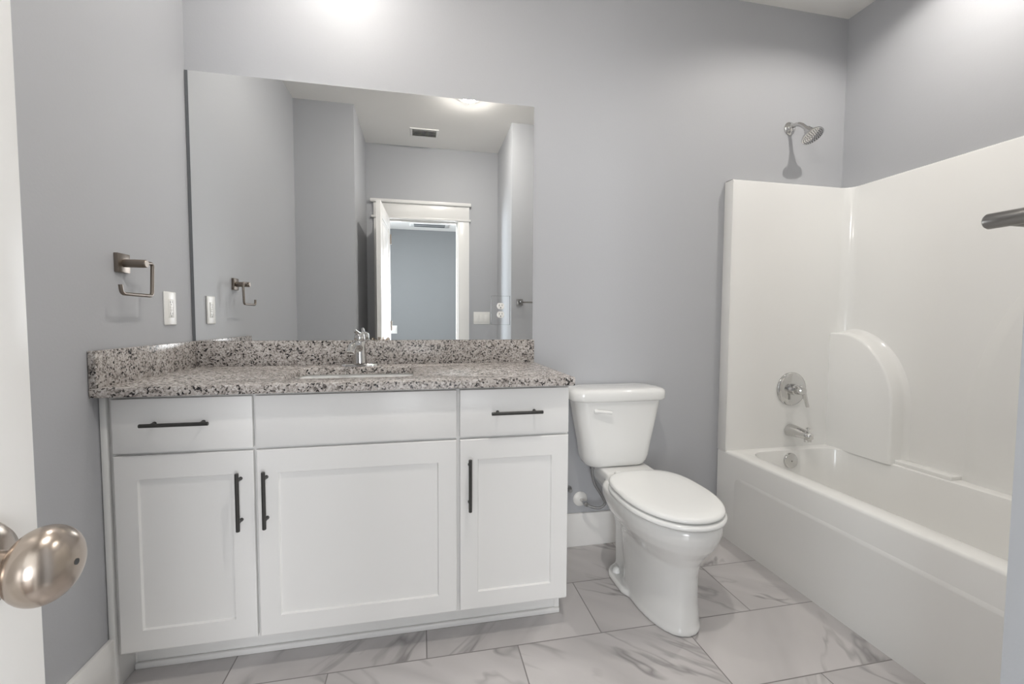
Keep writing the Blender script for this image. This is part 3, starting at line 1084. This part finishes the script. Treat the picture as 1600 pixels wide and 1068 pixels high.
for rad, cnt in ((0.007, 5), (0.016, 10), (0.025, 15), (0.034, 20), (0.0425, 26)):
    for i in range(cnt):
        a = 2 * math.pi * i / cnt
        p = HC + (uu * math.cos(a) + vv * math.sin(a)) * rad
        lathe(b, [(-0.001, 0.0023), (0.0016, 0.0018)], p, hd, 8)
nz = obj('spray_nozzles', b, M['chrome_dark'], head)

# ------------------------------------------------------------------ toilet
TXC = 1.828
TKC = 1.796
tl = thing('toilet', 'white two-piece elongated toilet with lid closed between vanity and tub', 'toilet', (TXC, -0.40, 0))
b = NB()
# pedestal flaring into the bowl
lv = [(0.0, -0.30, -0.680, 0.108), (0.012, -0.30, -0.683, 0.109), (0.03, -0.30, -0.678, 0.105), (0.10, -0.29, -0.672, 0.099), (0.20, -0.27, -0.672, 0.099),
      (0.25, -0.26, -0.682, 0.104), (0.29, -0.24, -0.705, 0.130), (0.325, -0.22, -0.732, 0.157), (0.36, -0.20, -0.748, 0.173), (0.385, -0.19, -0.752, 0.178), (0.405, -0.19, -0.750, 0.177), (0.412, -0.20, -0.744, 0.170)]
loft(b, [egg(TXC, yb_, yf, hw, z, pb=3.0, pf=2.2) for z, yb_, yf, hw in lv])
# rear body with trapway and tank deck
loft(b, [rrect(TXC - hw, TXC + hw, y0, y1, 0.03, z, 6) for z, hw, y0, y1 in
         ((0.0, 0.068, -0.42, -0.20), (0.20, 0.068, -0.42, -0.19), (0.27, 0.072, -0.40, -0.155), (0.33, 0.092, -0.36, -0.09), (0.37, 0.115, -0.33, -0.045), (0.415, 0.124, -0.30, -0.03), (0.438, 0.118, -0.24, -0.035))])
# foot flange
loft(b, [rrect(TXC - hw, TXC + hw, -0.46, -0.215, 0.08, z, 8) for z, hw in ((0.0, 0.128), (0.016, 0.128), (0.026, 0.122))])
bowl = obj('bowl', b, M['porcelain'], tl, 60)
rm = bowl.modifiers.new('remesh', 'REMESH')
rm.mode = 'VOXEL'
rm.voxel_size = 0.005
rm.use_smooth_shade = True
sm = bowl.modifiers.new('smooth', 'SMOOTH')
sm.factor = 0.5
sm.iterations = 10
for sgn in (-1, 1):
    b = NB()
    lathe(b, [(0, 0.0165), (0.010, 0.016), (0.018, 0.012), (0.022, 0.005)], (TXC + sgn * 0.097, -0.292, 0.026), (0, 0, 1), 24)
    obj('bolt_cap', b, M['seat'], tl)
# seat ring and lid
b = NB()
def seat_ring(i, z):
    return egg(TXC, -0.262 - i, -0.758 + i, 0.184 - i, z, yc=-0.49, pb=2.9, pf=2.15, n=64)
loft(b, [seat_ring(0.014, 0.4165), seat_ring(0.003, 0.4175), seat_ring(0.0, 0.421), seat_ring(0.001, 0.428), seat_ring(0.006, 0.433), seat_ring(0.015, 0.435)])
obj('seat', b, M['seat'], tl, 60)
b = NB()
def lid_ring(i, z):
    return egg(TXC, -0.258 - i * 0.8, -0.752 + i, 0.179 - i, z, yc=-0.485, pb=2.9, pf=2.15, n=64)
loft(b, [lid_ring(0.016, 0.4395), lid_ring(0.003, 0.4405), lid_ring(0.0, 0.4445), lid_ring(0.001, 0.450), lid_ring(0.006, 0.4555), lid_ring(0.014, 0.458), lid_ring(0.05, 0.4605), lid_ring(0.10, 0.462), lid_ring(0.15, 0.4625)])
obj('lid', b, M['seat'], tl, 60)
for sgn in (-1, 1):
    b = NB()
    box(b, TXC + sgn * 0.075 - 0.02, TXC + sgn * 0.075 + 0.02, -0.285, -0.245, 0.412, 0.452, 0.008, 3)
    obj('hinge', b, M['seat'], tl)
# tank
b = NB()
def tank_ring(hw, yf, z, r=0.05, bow=0.012):
    pts = rrect(TKC - hw, TKC + hw, yf, -0.028, r, z, 10)
    for p in pts:
        if p.y < -0.11:
            p.y -= bow * (1 - ((p.x - TKC) / hw) ** 2)
    return pts
loft(b, [tank_ring(0.118, -0.135, 0.436, 0.04), tank_ring(0.136, -0.149, 0.439, 0.045), tank_ring(0.148, -0.160, 0.448), tank_ring(0.157, -0.166, 0.466), tank_ring(0.1635, -0.170, 0.49),
         tank_ring(0.172, -0.173, 0.55), tank_ring(0.192, -0.178, 0.65), tank_ring(0.2095, -0.183, 0.748)])
obj('tank', b, M['porcelain'], tl, 50)
b = NB()
def tl_ring(i, z):
    pts = rrect(TKC - 0.231 + i, TKC + 0.231 - i, -0.196 + i, -0.010 - i * 0.3, 0.055, z, 10)
    for p in pts:
        if p.y < -0.11:
            p.y -= 0.014 * (1 - ((p.x - TKC) / 0.231) ** 2)
    return pts
loft(b, [tl_ring(0.010, 0.747), tl_ring(0.003, 0.750), tl_ring(0.0, 0.757), tl_ring(0.0, 0.785), tl_ring(0.003, 0.793), tl_ring(0.010, 0.799), tl_ring(0.03, 0.803), tl_ring(0.06, 0.804)])
obj('tank_lid', b, M['porcelain'], tl, 50)
# flush lever at the tank's upper left
b = NB()
lathe(b, [(0, 0.012), (0.010, 0.012), (0.012, 0.009)], (1.672, -0.180, 0.705), (0, -1, 0), 20)
tube(b, smooth_path([(1.662, -0.194, 0.706), (1.687, -0.200, 0.7065), (1.722, -0.204, 0.703), (1.738, -0.204, 0.700)], 5), 0.0075, 14)
obj('flush_lever', b, M['porcelain'], tl, 60)

# water supply: escutcheon, stop valve, braided hose
t = thing('water_supply_line', 'white pipe collar with grey braided hose running up to the toilet tank', 'water supply line', (1.672, 0, 0.234))
b = NB()
lathe(b, [(0, 0.036), (0.003, 0.036), (0.009, 0.030), (0.012, 0.014)], (1.672, 0, 0.234), (0, -1, 0), 36)
obj('pipe_collar', b, M['plastic'], t)
b = NB()
lathe(b, [(0.010, 0.008), (0.045, 0.008), (0.046, 0.011), (0.062, 0.011), (0.063, 0.008), (0.070, 0.008)], (1.672, 0, 0.234), (0.15, -1, -0.08), 18)
obj('stop_valve', b, M['chrome'], t)
b = NB()
tube(b, smooth_path([(1.682, -0.060, 0.229), (1.708, -0.075, 0.219), (1.742, -0.085, 0.219), (1.764, -0.09, 0.242), (1.746, -0.09, 0.280), (1.712, -0.09, 0.335), (1.698, -0.09, 0.387), (1.697, -0.09, 0.424)], 8), 0.0062, 14)
obj('hose', b, M['hose'], t, 60)
b = NB()
lathe(b, [(0, 0.011), (0.016, 0.013), (0.022, 0.013)], (1.697, -0.09, 0.414), (0, 0, 1), 10)
obj('coupling_nut', b, M['hose'], t)

# small pipe stub at the vanity's right edge
b = NB()
lathe(b, [(0, 0.016), (0.004, 0.016), (0.005, 0.0095), (0.030, 0.0095), (0.032, 0.007)], (1.612, 0, 0.288), (0, -1, 0), 20)
tag(obj('pipe_stub', b, M['hose'], loc=(1.612, 0, 0.288)), 'small grey metal pipe stub low on the wall at the vanity\'s right edge', 'pipe')
